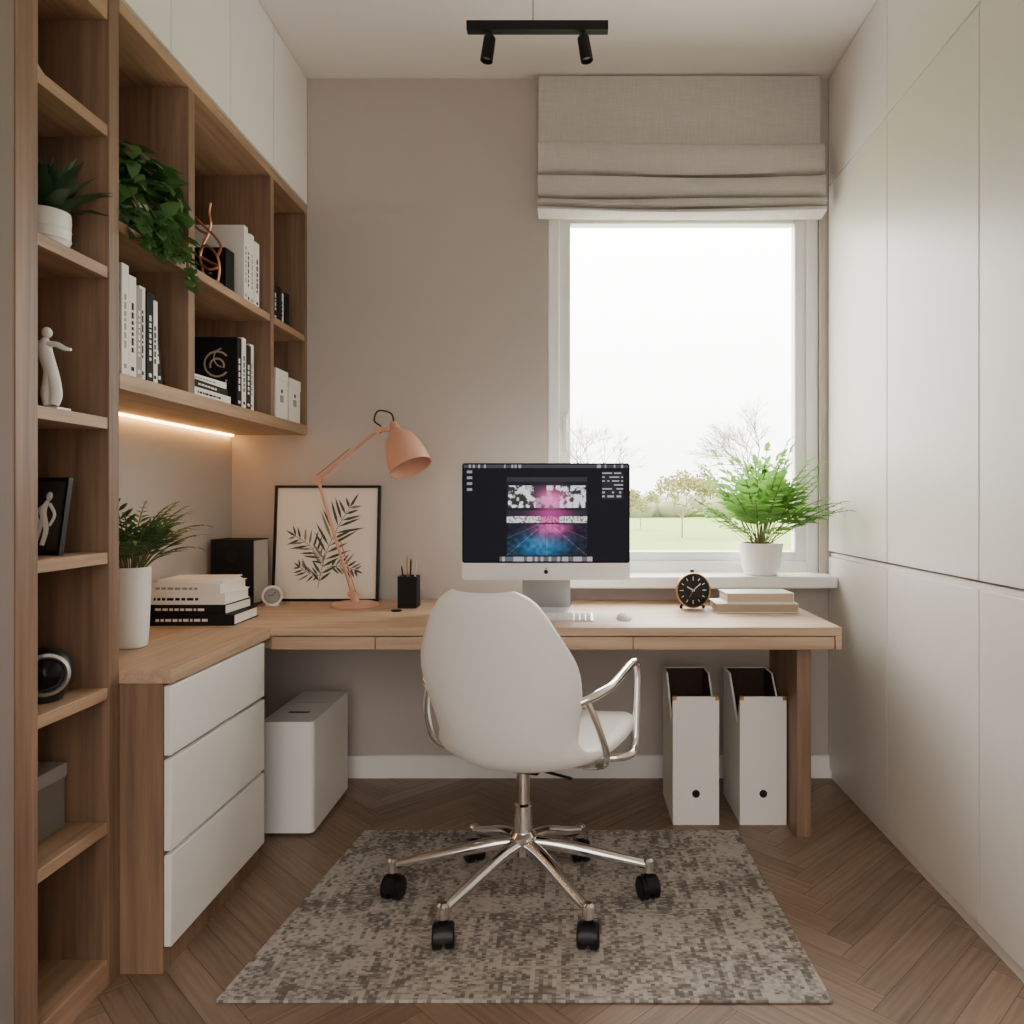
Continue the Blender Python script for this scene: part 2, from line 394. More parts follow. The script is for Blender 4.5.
# white box under desk
b=MB(); b.rbox(-1.0,-0.831,2.465,2.865,0.012,0.372,0.018,M_white); b.rbox(-0.99,-0.841,2.475,2.855,0.0,0.012,0.015,M_gap)
b.box(-0.95,-0.88,2.57,2.582,0.372,0.374,M_black); b.box(-0.97,-0.86,2.70,2.702,0.3722,0.3726,M_grey)
b.obj('shredder_bin',0.004)

# magazine holders
for i,(x0,x1) in enumerate(((0.345,0.5),(0.570,0.726))):
    y0,y1=2.556,2.83; t=0.006
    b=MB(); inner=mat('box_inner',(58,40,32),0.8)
    b.box(x0,x1,y0,y0+t,0,0.43,M_offw)
    b.box(x0,x1,y1-t,y1,0,0.47,M_offw); b.box(x0+t,x1-t,y0+t,y1-t,0,0.01,M_offw)
    poly=[(y0+t,0),(y1-t,0),(y1-t,0.47),(y1-0.1,0.47),(y0+0.045,0.33),(y0+t,0.43)]
    b.prism(poly,0,x0,x0+t,M_offw); b.prism(poly,0,x1-t,x1,M_offw)
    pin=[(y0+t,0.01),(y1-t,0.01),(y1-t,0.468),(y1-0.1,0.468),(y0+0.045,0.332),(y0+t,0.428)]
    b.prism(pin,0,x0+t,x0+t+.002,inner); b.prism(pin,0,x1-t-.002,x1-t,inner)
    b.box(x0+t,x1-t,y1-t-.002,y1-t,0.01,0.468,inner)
    for q in range(4):
        xx=x0+0.02+q*0.03; b.box(xx,xx+0.022,y0+0.03,y1-0.02,0.011,0.36-0.02*(q%2),[M_blk2,inner,M_blk2,inner][q])
    cx=(x0+x1)/2
    b.lathe([(0.013,0),(0.013,0.003),(0.009,0.003),(0.009,0.001),(0.0001,0.001)],M_black,20,T((cx,y0,0.105))@Rx(90))
    for xx in (x0,x1-0.012): b.box(xx-.0008,xx+0.0128,y0-.001,y0+0.012,0.418,0.431,M_brass)
    b.obj('magazine_holder',0.0)

# ---------------------------------------------------------------- rug
mr=bpy.data.materials.new('rug_weave'); mr.use_nodes=True; nt=mr.node_tree; pb=nt.nodes['Principled BSDF']; pb.inputs['Roughness'].default_value=1.0; pb.inputs['Specular IOR Level'].default_value=0.1
tc=nt.nodes.new('ShaderNodeTexCoord')
sn=nt.nodes.new('ShaderNodeVectorMath'); sn.operation='SNAP'; sn.inputs[1].default_value=(0.010,0.006,1.0); nt.links.new(tc.outputs['Object'],sn.inputs[0])
def rn(sc,detail=4,rough=.5,snap=True):
    mp=nt.nodes.new('ShaderNodeMapping'); mp.inputs['Scale'].default_value=sc; nt.links.new((sn if snap else tc).outputs[0 if snap else 'Object'],mp.inputs[0])
    n=nt.nodes.new('ShaderNodeTexNoise'); n.inputs['Scale'].default_value=1; n.inputs['Detail'].default_value=detail; n.inputs['Roughness'].default_value=rough; nt.links.new(mp.outputs[0],n.inputs['Vector']); return n
def mth(op,a,b_):
    m_=nt.nodes.new('ShaderNodeMath'); m_.operation=op
    for i,x in enumerate((a,b_)):
        if isinstance(x,(int,float)): m_.inputs[i].default_value=x
        else: nt.links.new(x,m_.inputs[i])
    return m_.outputs[0]
A=rn((70,230,1),2); B_=rn((180,60,1),2); C=rn((5,6,1),5,.65); Dn=rn((40,11,1),3,.6)
fine=mth('ADD',mth('MULTIPLY',A.outputs['Fac'],.5),mth('MULTIPLY',B_.outputs['Fac'],.5))
mask=mth('ADD',mth('MULTIPLY',C.outputs['Fac'],.5),mth('MULTIPLY',Dn.outputs['Fac'],.5))
tot=mth('ADD',mth('MULTIPLY',mth('SUBTRACT',fine,.5),4.2),mth('MULTIPLY',mth('SUBTRACT',mask,.5),4.4))
tot=mth('ADD',tot,.5)
cr=nt.nodes.new('ShaderNodeValToRGB'); nt.links.new(tot,cr.inputs[0])
cr.color_ramp.elements[0].position=0.1; cr.color_ramp.elements[0].color=srgb((114,106,100))
cr.color_ramp.elements[1].position=0.8; cr.color_ramp.elements[1].color=srgb((182,174,165))
nt.links.new(cr.outputs[0],pb.inputs['Base Color'])
fz=rn((500,500,1),2,.5,False)
bp=nt.nodes.new('ShaderNodeBump'); bp.inputs['Strength'].default_value=.3; bp.inputs['Distance'].default_value=.002; nt.links.new(fz.outputs['Fac'],bp.inputs['Height']); nt.links.new(bp.outputs[0],pb.inputs['Normal'])
ZR=0.008
b=MB(); b.prism([(-0.768,1.648),(0.569,1.648),(0.548,2.5),(-0.675,2.5)],2,0.0,ZR,mr); b.obj('area_rug',0.003)

# ---------------------------------------------------------------- office chair
e=empty('office_chair'); CX,CY=-0.128,2.08
b=MB(); b.M=T((CX,CY,0))
b.lathe([(0.034,0.128),(0.038,0.133),(0.038,0.178),(0.028,0.188)],M_chrome,24)
b.lathe([(0.025,0.18),(0.025,0.26),(0.0185,0.265),(0.0185,0.37)],M_chrome,24)
legs=[(-.178,-.24),(.172,-.24),(.340,-.01),(.160,.205),(-.160,.205),(-.352,-.01)]
for (x,y) in legs:
    d=Vector((x,y,0)); u=d.normalized()
    b.tube([u*0.02+Vector((0,0,.158)),u*0.10+Vector((0,0,.15)),d*0.75+Vector((0,0,.118)),d+Vector((0,0,.1))],[.019,.0175,.0145,.012],M_chrome,seg=14)
    b.lathe([(0.012,0.080),(0.015,0.082),(0.015,0.112),(0.009,0.118)],M_chrome,16,T((x,y,0)))
b.obj('base',parent=e)
b=MB(); b.M=T((CX,CY,0)); 
for i,(x,y) in enumerate(legs):
    a=[8,-5,18,10,30,-14][i]
    m=T((x,y,ZR))@Rz(a)
    o=b.M; b.M=o@m
    for sx in (-.015,.015):
        b.lathe([(0.006,-.012),(0.026,-.012),(0.031,-.008),(0.031,.008),(0.026,.012),(0.006,.012)],M_black,24,T((sx,0,0.031))@Ry(90))
    b.lathe([(0.008,0.03),(0.008,0.08)],M_black,12); b.box(-0.008,0.008,-0.012,0.012,0.022,0.05,M_black)
    pts=[( math.cos(math.radians(t))*0.033, 0.031+math.sin(math.radians(t))*0.035) for t in range(-5,186,19)]
    b.prism([(p[0],p[1]) for p in pts],0,-0.012,0.012,M_black)
    b.M=o
b.obj('casters',parent=e)
th=-20
Mch=T((CX+0.010,CY-.03,0))@Rz(th)
# local: +Y forward, X side
b=MB(); b.M=Mch
b.box(-0.045,0.045,-0.03,0.09,0.362,0.384,M_black); b.tube([(0.04,.0,.368),(0.14,-.02,.364)],.004,M_black,smooth=1); b.tube([(-0.04,.0,.37),(-0.12,-.03,.374)],.004,M_black,smooth=1)
b.rbox(-0.07,0.07,-0.03,0.12,0.382,0.398,.03,M_black)
b.obj('tilt_mechanism',0.004,parent=e)
key=[(0,.252,.428,.19,.008),(.04,.250,.442,.222,.010),(.14,.21,.446,.246,.014),(.28,.10,.434,.252,.02),(.42,-.03,.420,.236,.03),(.52,-.115,.418,.205,.045),(.6,-.175,.448,.192,.07),(.68,-.213,.52,.200,.085),(.76,-.235,.60,.213,.08),(.84,-.253,.68,.211,.07),(.91,-.268,.76,.178,.05),(.96,-.278,.825,.142,.04),(.99,-.283,.864,.107,.03),(1.0,-.285,.873,.080,.025)]
def interp(t):
    for i in range(len(key)-1):
        if key[i][0]<=t<=key[i+1][0]+1e-9:
            u=(t-key[i][0])/(key[i+1][0]-key[i][0])
            b2,c=key[i],key[i+1]
            out=[]
            for j in range(1,5):
                def slope(k):
                    k0=max(k-1,0);k1=min(k+1,len(key)-1); return (key[k1][j]-key[k0][j])/(key[k1][0]-key[k0][0])
                h=key[i+1][0]-key[i][0]; m0=slope(i)*h; m1=slope(i+1)*h
                out.append((2*u**3-3*u*u+1)*b2[j]+(u**3-2*u*u+u)*m0+(-2*u**3+3*u*u)*c[j]+(u**3-u*u)*m1)
            return out
def shell(th_out,th_in,mt,name,scale=1.0):
    nv,nu=56,28; front=[];back=[]
    ctr=[interp(j/nv) for j in range(nv+1)]
    for j in range(nv+1):
        f,z,w,c=ctr[j]
        a=ctr[max(j-1,0)];d=ctr[min(j+1,nv)]
        t=Vector((0,d[0]-a[0],d[1]-a[1])).normalized(); n=Vector((0,t.z,-t.y))
        for i in range(nu+1):
            u=-1+2*i/nu; uu=math.sin(u*math.pi/2)
            p=Vector((w*uu,f,z))+n*(c*abs(uu)**2.4)
            rim=min(1,(1-abs(uu))*9)**.5 if abs(uu)<1 else 0
            rj=min(1,min(j,nv-j)/3)**.5
            k=max(0.0,min(rim,rj))
            front.append(p+n*(0.004+th_in*k)); back.append(p-n*(0.004+th_out*k))
    b=MB(); b.M=Mch; N=(nu+1)*(nv+1); vs=front+back; fs=[]
    id=lambda j,i:j*(nu+1)+i
    for j in range(nv):
        for i in range(nu):
            fs.append((id(j,i),id(j,i+1),id(j+1,i+1),id(j+1,i))); fs.append((N+id(j,i),N+id(j+1,i),N+id(j+1,i+1),N+id(j,i+1)))
    for j in range(nv):
        fs.append((id(j,0),id(j+1,0),N+id(j+1,0),N+id(j,0))); fs.append((id(j,nu),N+id(j,nu),N+id(j+1,nu),id(j+1,nu)))
    for i in range(nu):
        fs.append((id(0,i),N+id(0,i),N+id(0,i+1),id(0,i+1))); fs.append((id(nv,i),id(nv,i+1),N+id(nv,i+1),N+id(nv,i)))
    b.add(vs,fs,mt); o=b.obj(name,parent=e,sub=1,angle=180); return o
shell(0.014,0.020,M_leather,'upholstered_shell')
b=MB(); b.M=Mch
for sx in (-1,1):
    x=sx*0.258
    loop=[(sx*.205,-.150,.600),(sx*.235,-.125,.614),(x,-.06,.626),(x,.05,.636),(x,.13,.643),(x,.172,.638),(x,.188,.612),(x,.182,.53),(x,.170,.44),(x,.15,.412),(x,.11,.400),(sx*.20,.075,.396),(sx*.05,.06,.392)]
    b.tube(loop,.0112,M_chrome,seg=12,smooth=5)
    b.tube([(sx*.218,-.140,.606),(x*.93,-.11,.53),(x*.95,-.06,.44),(sx*.19,.0,.396),(sx*.05,.01,.392)],.009,M_chrome,seg=12,smooth=5)
b.obj('armrests',parent=e)

# ---------------------------------------------------------------- desktop computer
e=empty('desktop_computer'); D=2.66
x0,x1=PX(462,D),PX(630,D); z0,z1=PZ(580,D),PZ(463,D); zc=PZ(563,D); cx=(x0+x1)/2
b=MB(); b.M=T((0,D,0))@Rx(90)
b.rbox(x0,x1,z0,z1,-0.018,-0.001,0.01,M_imac); b.M=Matrix.Identity(4)
b.obj('case',parent=e)
b=MB(); b.M=T((0,D,0))@Rx(90); b.rbox(x0+.0005,x1-.0005,zc,z1-.0005,-0.0012,0.0,0.009,M_mblack); b.obj('bezel',parent=e)
b=MB(); 
b.prism([(D+.018,z0+.10),(D+.05,z0+.05),(D+.085,ZT+.012),(D+.07,ZT+.006),(D+.03,z0+.02),(D+.018,z0+.02)],0,cx-.085,cx+.085,M_alu)
b.rbox(cx-.095,cx+.095,D-.075,D+.115,ZT+.0005,ZT+.0075,.012,M_alu)
b.box(cx-.085,cx+.085,D+.018,D+.03,z0-.0,z0+.1,M_alu)
b.prism([(D+.012,z0+.03),(D+.02,z0+.03),(D+.075,ZT+.007),(D+.06,ZT+.007)],0,cx-.07,cx+.07,M_alu)
b.lathe([(0.0001,0),(.0075,0),(.0075,.0006),(.0001,.0006)],M_blk2,20,T((cx,D-.0002,(z0+zc)/2-.001))@Rx(90)); b.leaf((cx,D-.0012,(z0+zc)/2+.008),(.4,0,1),(0,-1,0),.007,.004,M_blk2)
b.obj('stand',parent=e)
nx,ny=252,148
sx0,sx1,sz0,sz1=x0+.006,x1-.006,zc+.006,z1-.006
me=bpy.data.meshes.new('display'); vs=[];fs=[]
for j in range(ny+1):
    for i in range(nx+1): vs.append((sx0+(sx1-sx0)*i/nx,D-0.0015,sz0+(sz1-sz0)*j/ny))
for j in range(ny):
    for i in range(nx): a=j*(nx+1)+i; fs.append((a,a+1,a+nx+2,a+nx+1))
me.from_pydata(vs,[],fs); ca=me.color_attributes.new('img','FLOAT_COLOR','CORNER')
def hsh(a,b_): 
    v=math.sin(a*12.9898+b_*78.233)*43758.5453; return v-math.floor(v)
def vn(x,y):
    i,j=math.floor(x),math.floor(y); u,v=x-i,y-j; u=u*u*(3-2*u); v=v*v*(3-2*v)
    return (hsh(i,j)*(1-u)+hsh(i+1,j)*u)*(1-v)+(hsh(i,j+1)*(1-u)+hsh(i+1,j+1)*u)*v
def pix(u,v):
    c=[.008,.008,.011]
    if v<.035: 
        return [.05,.05,.055] if not (hsh(int(u*90),3)>.7 and (u<.35 or u>.8)) else [.3,.3,.3]
    if .02<u<.05 and .06<v<.30 and (v*100)%6<3: c=[.25,.25,.28]
    if .84<u<.97 and .07<v<.36:
        c=[.02,.02,.024]
        if (v*100)%4<1.6 and hsh(int(u*70),int(v*25))>.45: c=[.32,.32,.32]
    if .26<u<.75 and .13<v<.94:
        U_=(u-.26)/.49; V_=(v-.13)/.81
        c=[.012,.012,.018]
        if V_<.06: c=[.03,.03,.034]
        elif V_<.42:
            t=(V_-.06)/.36
            if .12<t<.92 and .02<U_<.98:
                g=vn(U_*22,t*8)*.65+vn(U_*55,t*20)*.35; w=max(0,min(1,(g-.42)*5)); w=.03+.72*w
                if .36<U_<.66 and t>.3: w*=.35
                c=[w,w,w*1.03]
                if int(U_*5.99) in (2,) and t<.5: c=[.03,.03,.04]
            k=math.exp(-((U_-.56)**2/.022+(t-.62)**2/.09)); c=[c[0]*(1-k*.3)+.75*k,c[1]*(1-k*.8)+.16*k,c[2]*(1-k*.3)+.36*k]
        elif V_<.50: 
            k=math.exp(-((U_-.55)**2/.04)); c=[.02+.32*k,.02+.03*k,.03+.17*k]
        elif V_<.60:
            g=vn(U_*60,V_*60); w=.62 if g>.4 else .15; c=[w,w,w]
            if .42<U_<.66: c=[.5*w+.25,.25*w,.4*w+.08]
            if V_>.58: c=[.02,.02,.03]
        else:
            t=(V_-.6)/.4; k=math.exp(-((U_-.56)**2/.03+(t-.12)**2/.07)); k2=math.exp(-((U_-.42)**2/.07+(t-.7)**2/.12))
            g=.55+.9*vn(U_*26,t*10)
            c=[(.012+.45*k+.01*k2)*g,(.012+.06*k+.13*k2)*g,(.022+.25*k+.26*k2)*g]
            for q in (-.9,-.45,0.,.45,.9):
                if abs((U_-.5)-q*(.1+t))<.006: c=[x*1.4+.05 for x in c]
    if v>.955 and .22<u<.78: c=[.10,.10,.12] if hsh(int(u*60),1)<.5 else [.35,.33,.36]
    return c
k=0
for j in range(ny):
    for i in range(nx):
        c=pix((i+.5)/nx,1-(j+.5)/ny)
        for q in range(4): ca.data[k].color=(*c,1); k+=1
md=bpy.data.materials.new('display_image'); md.use_nodes=True; nt=md.node_tree; pb=nt.nodes['Principled BSDF']; pb.inputs['Base Color'].default_value=(.003,.003,.003,1); pb.inputs['Roughness'].default_value=.35; pb.inputs['Specular IOR Level'].default_value=.04
at=nt.nodes.new('ShaderNodeAttribute'); at.attribute_name='img'; nt.links.new(at.outputs['Color'],pb.inputs['Emission Color']); pb.inputs['Emission Strength'].default_value=1.4
me.materials.append(md); o=bpy.data.objects.new('display',me); COL.objects.link(o); o.parent=e

# keyboard + mouse
b=MB(); kx0,kx1,ky0,ky1=-0.20,0.075,2.44,2.55
b.prism([(ky0,ZT+.0005),(ky1,ZT+.0005),(ky1,ZT+.012),(ky0,ZT+.005)],0,kx0,kx1,M_alu)
for r in range(5):
    for c in range(14):
        yy=ky0+.007+r*.0195; xx=kx0+.006+c*.0189; zz=ZT+.005+.007*(yy-ky0)/(ky1-ky0)
        b.box(xx,xx+.0165,yy,yy+.0165,zz,zz+.003,M_offw)
b.obj('keyboard')
b=MB(); b.sphere((PX(625,2.47),2.50,ZT+.0005),.026,M_offw,(1.0,1.75,.8)); b.v=[(x,y,max(z,ZT+.0005)) for x,y,z in b.v]; b.obj('computer_mouse',angle=80)

# ---------------------------------------------------------------- alarm clock
b=MB(); D=2.72; cx,cz=PX(693,D),ZT+.068; 
Mc=T((cx,D,cz))@Rz(8)@Rx(90)
b.lathe([(0.0001,-.04),(.045,-.04),(.055,-.03),(.06,-.01),(.0615,.004),(.0585,.008),(.054,.008),(.053,.001),(.0001,.001)],M_black,40,Mc)
b.M=Mc
for i in range(12):
    a=math.pi*i/6; L=.010 if i%3 else .014
    b.M=Mc@Rz(30*i); b.box(-.0012,.0012,.049-L,.049,.001,.0018,M_offw)
b.M=Mc@Rz(-50); b.box(-.0013,.0013,-.006,.036,.002,.0028,M_offw)
b.M=Mc@Rz(60); b.box(-.0017,.0017,-.006,.026,.003,.0036,M_offw)
b.M=Mc@Rz(150); b.box(-.0008,.0008,-.006,.028,.0038,.0042,M_copper)
b.M=Matrix.Identity(4)
b.lathe([(.057,.0078),(.0615,.0078),(.0635,.004),(.0625,-.004)],M_brass,40,Mc,capb=False,capt=False)
for s_ in (-1,1):
    b.tube([(cx+s_*.03,D+.018,cz-.045),(cx+s_*.04,D+.018,ZT+.006)],[.006,.005],M_black,smooth=1); b.sphere((cx+s_*.04,D+.018,ZT+.0065),.0065,M_black)
b.tube([(cx,D+.018,cz+.05),(cx,D+.018,cz+.072)],[.006,.008],M_black,smooth=1)
b.obj('alarm_clock')

# ---------------------------------------------------------------- books
def book_flat(b,cx,cy,z,w,d,h,rot,cov,pages=M_paper,spine='x+',marks=None):
    o=b.M; b.M=o@T((cx,cy,z))@Rz(rot); t=.0025
    b.box(-w/2,w/2,-d/2,d/2,0,t,cov); b.box(-w/2,w/2,-d/2,d/2,h-t,h,cov)
    b.box(-w/2,w/2,-d/2,-d/2+t,t,h-t,cov) if spine=='y-' else b.box(w/2-t,w/2,-d/2,d/2,t,h-t,cov)
    b.box(-w/2+.004,w/2-.004,-d/2+.004,d/2-.004,t,h-t,pages)
    if marks:
        if spine=='y-':
            xx=-w/2+.03
            while xx<w/2-.08:
                L=U(.006,.022); b.box(xx,xx+L,-d/2-.0006,-d/2,h*.38,h*.62,marks); xx+=L+.005
        else:
            yy=-d/2+.03
            while yy<d/2-.08:
                L=U(.006,.022); b.box(w/2,w/2+.0006,yy,yy+L,h*.38,h*.62,marks); yy+=L+.005
    b.M=o
b=MB(); M_taupe=mat('cover_taupe',(170,152,130),.6)
book_flat(b,PX(754,2.68),2.70,ZT+.0003,.285,.14,.032,-1,M_offw,pages=M_taupe,spine='x+')
book_flat(b,PX(757,2.68),2.705,ZT+.0328,.235,.125,.034,2,M_offw,spine='x+',pages=M_beige)
b.obj('book_stack')
b=MB(); z=ZT+.0003
for (w,d,h,r,c,mk,dx) in ((.27,.20,.034,2,M_blk2,M_offw,.0),(.25,.19,.03,-1,M_blk2,M_offw,-.012),(.25,.19,.034,1,M_offw,M_blk2,-.018),(.235,.18,.03,-2,M_offw,M_grey,-.02),(.2,.16,.012,3,M_offw,None,-.01)):
    book_flat(b,-1.180+dx,2.46,z,w,d,h,r,c,spine='y-',marks=mk); z+=h+.0003
b.v=[(max(x,XL+.002),y,zz) for x,y,zz in b.v]
b.obj('book_stack')

def book_row(name,y0,items,base,xfront):
    b=MB(); y=y0
    for (t,h,d,c,mk,lean) in items:
        b.M=T((xfront-U(0,.012),y,base+.0004))@(Rx(lean) if lean else Matrix.Identity(4))
        b.box(-d,0,0,.0022,0,h,c); b.box(-d,0,t-.0022,t,0,h,c); b.box(-.0022,0,.0022,t-.0022,0,h,c)
        b.box(-d+.004,-.0022,.0022,t-.0022,.003,h-.003,M_paper)
        if mk:
            zz=h*.25
            while zz<h*.72:
                L=U(.005,.02); b.box(0,.0006,t*.36,t*.64,zz,min(zz+L,h*.75),mk); zz+=L+.005
            b.box(0,.0006,t*.3,t*.7,h*.07,h*.11,mk)
        y+=t+.0006
    b.M=Matrix.Identity(4)
    return b
SB=1.383; SM=1.733
b=book_row('',1.79,[(.028,.265,.19,M_offw,M_grey,0),(.03,.245,.19,M_offw,M_blk2,0),(.026,.225,.18,M_grey,M_offw,0),(.026,.235,.18,M_offw,M_blk2,0),(.03,.228,.17,M_blk2,M_offw,0),(.024,.215,.17,M_offw,M_blk2,0),(.026,.225,.17,M_blk2,M_offw,9)],SB,XS-.018)
b.obj('book_row')
b=book_row('',2.425,[(.034,.225,.2,M_blk2,M_offw,0),(.03,.232,.19,M_offw,M_blk2,0),(.038,.215,.19,M_blk2,M_offw,0),(.03,.225,.19,M_offw,M_grey,0)],SB,XS-.018)
cy=2.4245; ex,ez=XS-.09,SB+.14
def arc(r,a0,a1,w,b,cx,cz,mt):
    n=14; vs=[];fs=[]
    for i in range(n+1):
        a=math.radians(a0+(a1-a0)*i/n)
        vs+=[(cx+(r-w)*math.cos(a),cy-.0002,cz+(r-w)*math.sin(a)),(cx+(r+w)*math.cos(a),cy-.0002,cz+(r+w)*math.sin(a))]
    for i in range(n): fs.append((2*i,2*i+1,2*i+3,2*i+2))
    b.add(vs,fs,mt)
arc(.04,40,320,.003,b,ex,ez,M_beige); arc(.022,-20,200,.003,b,ex,ez-.005,M_beige); arc(.02,180,360,.003,b,ex+.01,ez-.05,M_beige); arc(.03,100,260,.002,b,ex+.02,ez+.02,M_beige)
b.obj('book_row')
b=MB(); z=SB+.0003
for (w,d,h,r,c,mk) in ((.19,.24,.026,0,M_offw,M_blk2),(.18,.23,.022,2,M_blk2,M_offw),(.17,.21,.018,-3,M_offw,M_grey)):
    book_flat(b,XS-.115,2.245,z,w,d,h,r,c,marks=mk); z+=h+.0003
b.obj('book_stack')
b=book_row('',2.46,[(.03,.245,.2,M_offw,M_grey,0),(.036,.235,.19,M_offw,M_blk2,0),(.03,.24,.19,M_offw,M_grey,0),(.036,.225,.19,M_offw,M_blk2,0)],SM,XS-.018); b.obj('book_row')
b=MB(); b.box(XS-.22,XS-.04,2.375,2.435,SM+.0003,SM+.145,M_blk2); b.box(XS-.21,XS-.05,2.373,2.375,SM+.02,SM+.13,M_black)
for q in range(5): b.box(XS-.18+.022*q,XS-.17+.022*q,2.3725,2.373,SM+.06,SM+.066,M_grey)
b.obj('storage_tin',0.003)
b=book_row('',2.70,[(.035,.135,.17,M_blk2,M_offw,0),(.04,.125,.17,M_blk2,None,0),(.03,.115,.16,M_offw,M_blk2,0),(.035,.12,.16,M_blk2,None,0)],SM,XS-.012); b.obj('book_row')
for yy,hh in ((2.70,.175),(2.83,.16)):
    b=MB(); b.box(XS-.2,XS-.01,yy,yy+.115,SB+.0003,SB+hh,M_offw); b.box(XS-.202,XS-.008,yy-.001,yy+.116,SB+hh-.035,SB+hh+.002,M_offw)
    b.box(XS-.0105,XS-.008,yy+.042,yy+.072,SB+.06,SB+.085,M_grey); b.lathe([(.0001,0),(.008,0),(.008,.002),(.0001,.002)],M_black,16,T((XS-.01,yy+.057,SB+.1))@Ry(90)); b.obj('storage_box',0.002)

# copper wire sculpture: seated wire figure with raised arm
b=MB(); cx,cyy=XS-.046,2.285
b.box(cx-.028,cx+.028,cyy-.028,cyy+.028,SM+.0003,SM+.010,M_copper)
WR=.0040
V=lambda x,y,z:(cx+x,cyy+y,SM+z)
b.tube([V(-.022,0,.008),V(-.026,.006,.05),V(-.034,.008,.09),V(-.022,.004,.125),V(-.006,0,.155),V(.004,-.004,.185),V(.0,-.006,.215),V(.004,-.006,.245)],WR,M_copper,seg=8,smooth=6)
b.tube([V(.022,0,.008),V(.030,-.004,.05),V(.024,-.006,.085),V(.004,-.004,.11),V(-.018,.0,.12),V(-.034,.004,.10)],WR,M_copper,seg=8,smooth=6)
b.tube([V(-.006,0,.155),V(-.03,-.006,.165),V(-.052,-.008,.19),V(-.046,-.008,.205),V(-.02,-.004,.18),V(.012,0,.150),V(.03,.004,.12),V(.024,-.006,.085)],WR,M_copper,seg=8,smooth=6)
b.tube([V(-.034,.008,.09),V(-.008,.018,.075),V(.02,.012,.06),V(.004,-.012,.045),V(-.022,-.004,.06)],WR,M_copper,seg=8,smooth=6)
b.obj('wire_sculpture')

# ---------------------------------------------------------------- framed print
D=2.94; fx0,fx1=-1.148,-0.738; fh=.448
e=empty('framed_botanical_print'); Mf=T(((fx0+fx1)/2,D-.012,ZT+.0006))@Rx(-5.0)
w=(fx1-fx0)/2; b=MB(); b.M=Mf; ft=.010
b.box(-w,-w+ft,-.001,.017,0,fh,M_black); b.box(w-ft,w,-.001,.017,0,fh,M_black); b.box(-w+ft,w-ft,-.001,.017,0,ft,M_black); b.box(-w+ft,w-ft,-.001,.017,fh-ft,fh,M_black)
b.box(-w+ft,w-ft,.006,.012,ft,fh-ft,M_artp)
b.obj('frame',parent=e)
b=MB(); b.M=Mf
yy=.0056; random.seed(21)
def sprig(p0,p1,bend,nl,Lm,Wm):
    p0=Vector((p0[0],0,p0[1]));p1=Vector((p1[0],0,p1[1])); d=p1-p0; nrm=Vector((-d.z,0,d.x)).normalized()
    pts=[p0+d*t+nrm*bend*math.sin(math.pi*t)+Vector((0,yy,0)) for t in [i/nl for i in range(nl+1)]]
    b.tube(pts,.0011,M_art,seg=5,smooth=1)
    for i in range(1,nl+1):
        dd=(pts[i]-pts[i-1]).normalized(); L=Lm*math.sin(math.pi*(i+1.5)/(nl+3.5)); base=math.atan2(dd.z,dd.x)
        for sg in (-1,1):
            a=base+sg*math.radians(U(40,56)); b.leaf(pts[i]+Vector((0,-.0002*(i%3),0)),(math.cos(a),0,math.sin(a)),(0,-1,0),L*U(.8,1.15),Wm,M_art if R()>.35 else M_art2,droop=0,fold=0)
    b.leaf(pts[-1],dd,(0,-1,0),Lm*.6,Wm,M_art,droop=0,fold=0)
sprig((-.03,.05),(.085,.36),.02,12,.115,.011)
sprig((-.005,.13),(-.12,.25),-.015,8,.075,.009)
sprig((.005,.13),(.11,.12),.01,7,.06,.009)
sprig((-.015,.10),(-.10,.13),.01,6,.05,.008)
b.obj('print_leaves',parent=e)

# ---------------------------------------------------------------- desk lamp
D=2.80; b=MB(); L0=Vector((PX(355,D),D,ZT))
b.lathe([(.0001,.0005),(.085,.0005),(.086,.004),(.084,.010),(.07,.014),(.02,.018),(.012,.03),(.012,.05),(.0001,.05)],M_pink,40,T(L0))
j0=L0+Vector((-.01,0,.045)); j1=Vector((PX(318,D),D,PZ(480,D))); j2=Vector((PX(379,D),D-.01,PZ(430,D)))
b.tube([j0,j1],.0058,M_pink,smooth=1); b.tube([j1,j2],.0058,M_pink,smooth=1)
dd=(j1-j0).normalized(); off=Vector((.014,.0,.003)); b.tube([j0+off,j0+off+dd*(j1-j0).length*.45],.002,M_copper,smooth=1)
b.tube([j1+Vector((-.004,0,.018)),j1.lerp(j2,.55)+Vector((-.004,0,.014))],.002,M_copper,smooth=1)
for j in (j0,j1,j2): b.lathe([(.0001,-.014),(.014,-.014),(.014,.014),(.0001,.014)],M_pink,20,T(j)@Rx(90))
ax=Vector((.40,-.26,-.86)).normalized(); hp=Vector((PX(395,D),D-.015,PZ(426,D)))
b.tube([j2,hp+ax*.015],.009,M_pink,smooth=1)
b.lathe([(.0001,-.012),(.014,-.010),(.018,0),(.019,.02),(.034,.036),(.054,.06),(.066,.095),(.074,.14),(.0775,.178),(.0755,.178),(.072,.14),(.064,.096),(.052,.063),(.032,.04),(.0001,.036)],M_pink,40,T(hp)@align(ax))
b.lathe([(.0001,.04),(.012,.045),(.022,.075),(.026,.10),(.018,.12),(.0001,.127)],mat('bulb_glass',(240,232,220),0.3),20,T(hp)@align(ax))
b.tube([hp+Vector((0,0,.012)),hp+Vector((-.012,0,.045)),hp+Vector((-.06,.01,.055)),hp+Vector((-.075,.01,.02)),hp+Vector((-.05,.0,-.002)),j2],.0032,M_black,seg=8,smooth=6)
b.obj('desk_lamp',angle=40)

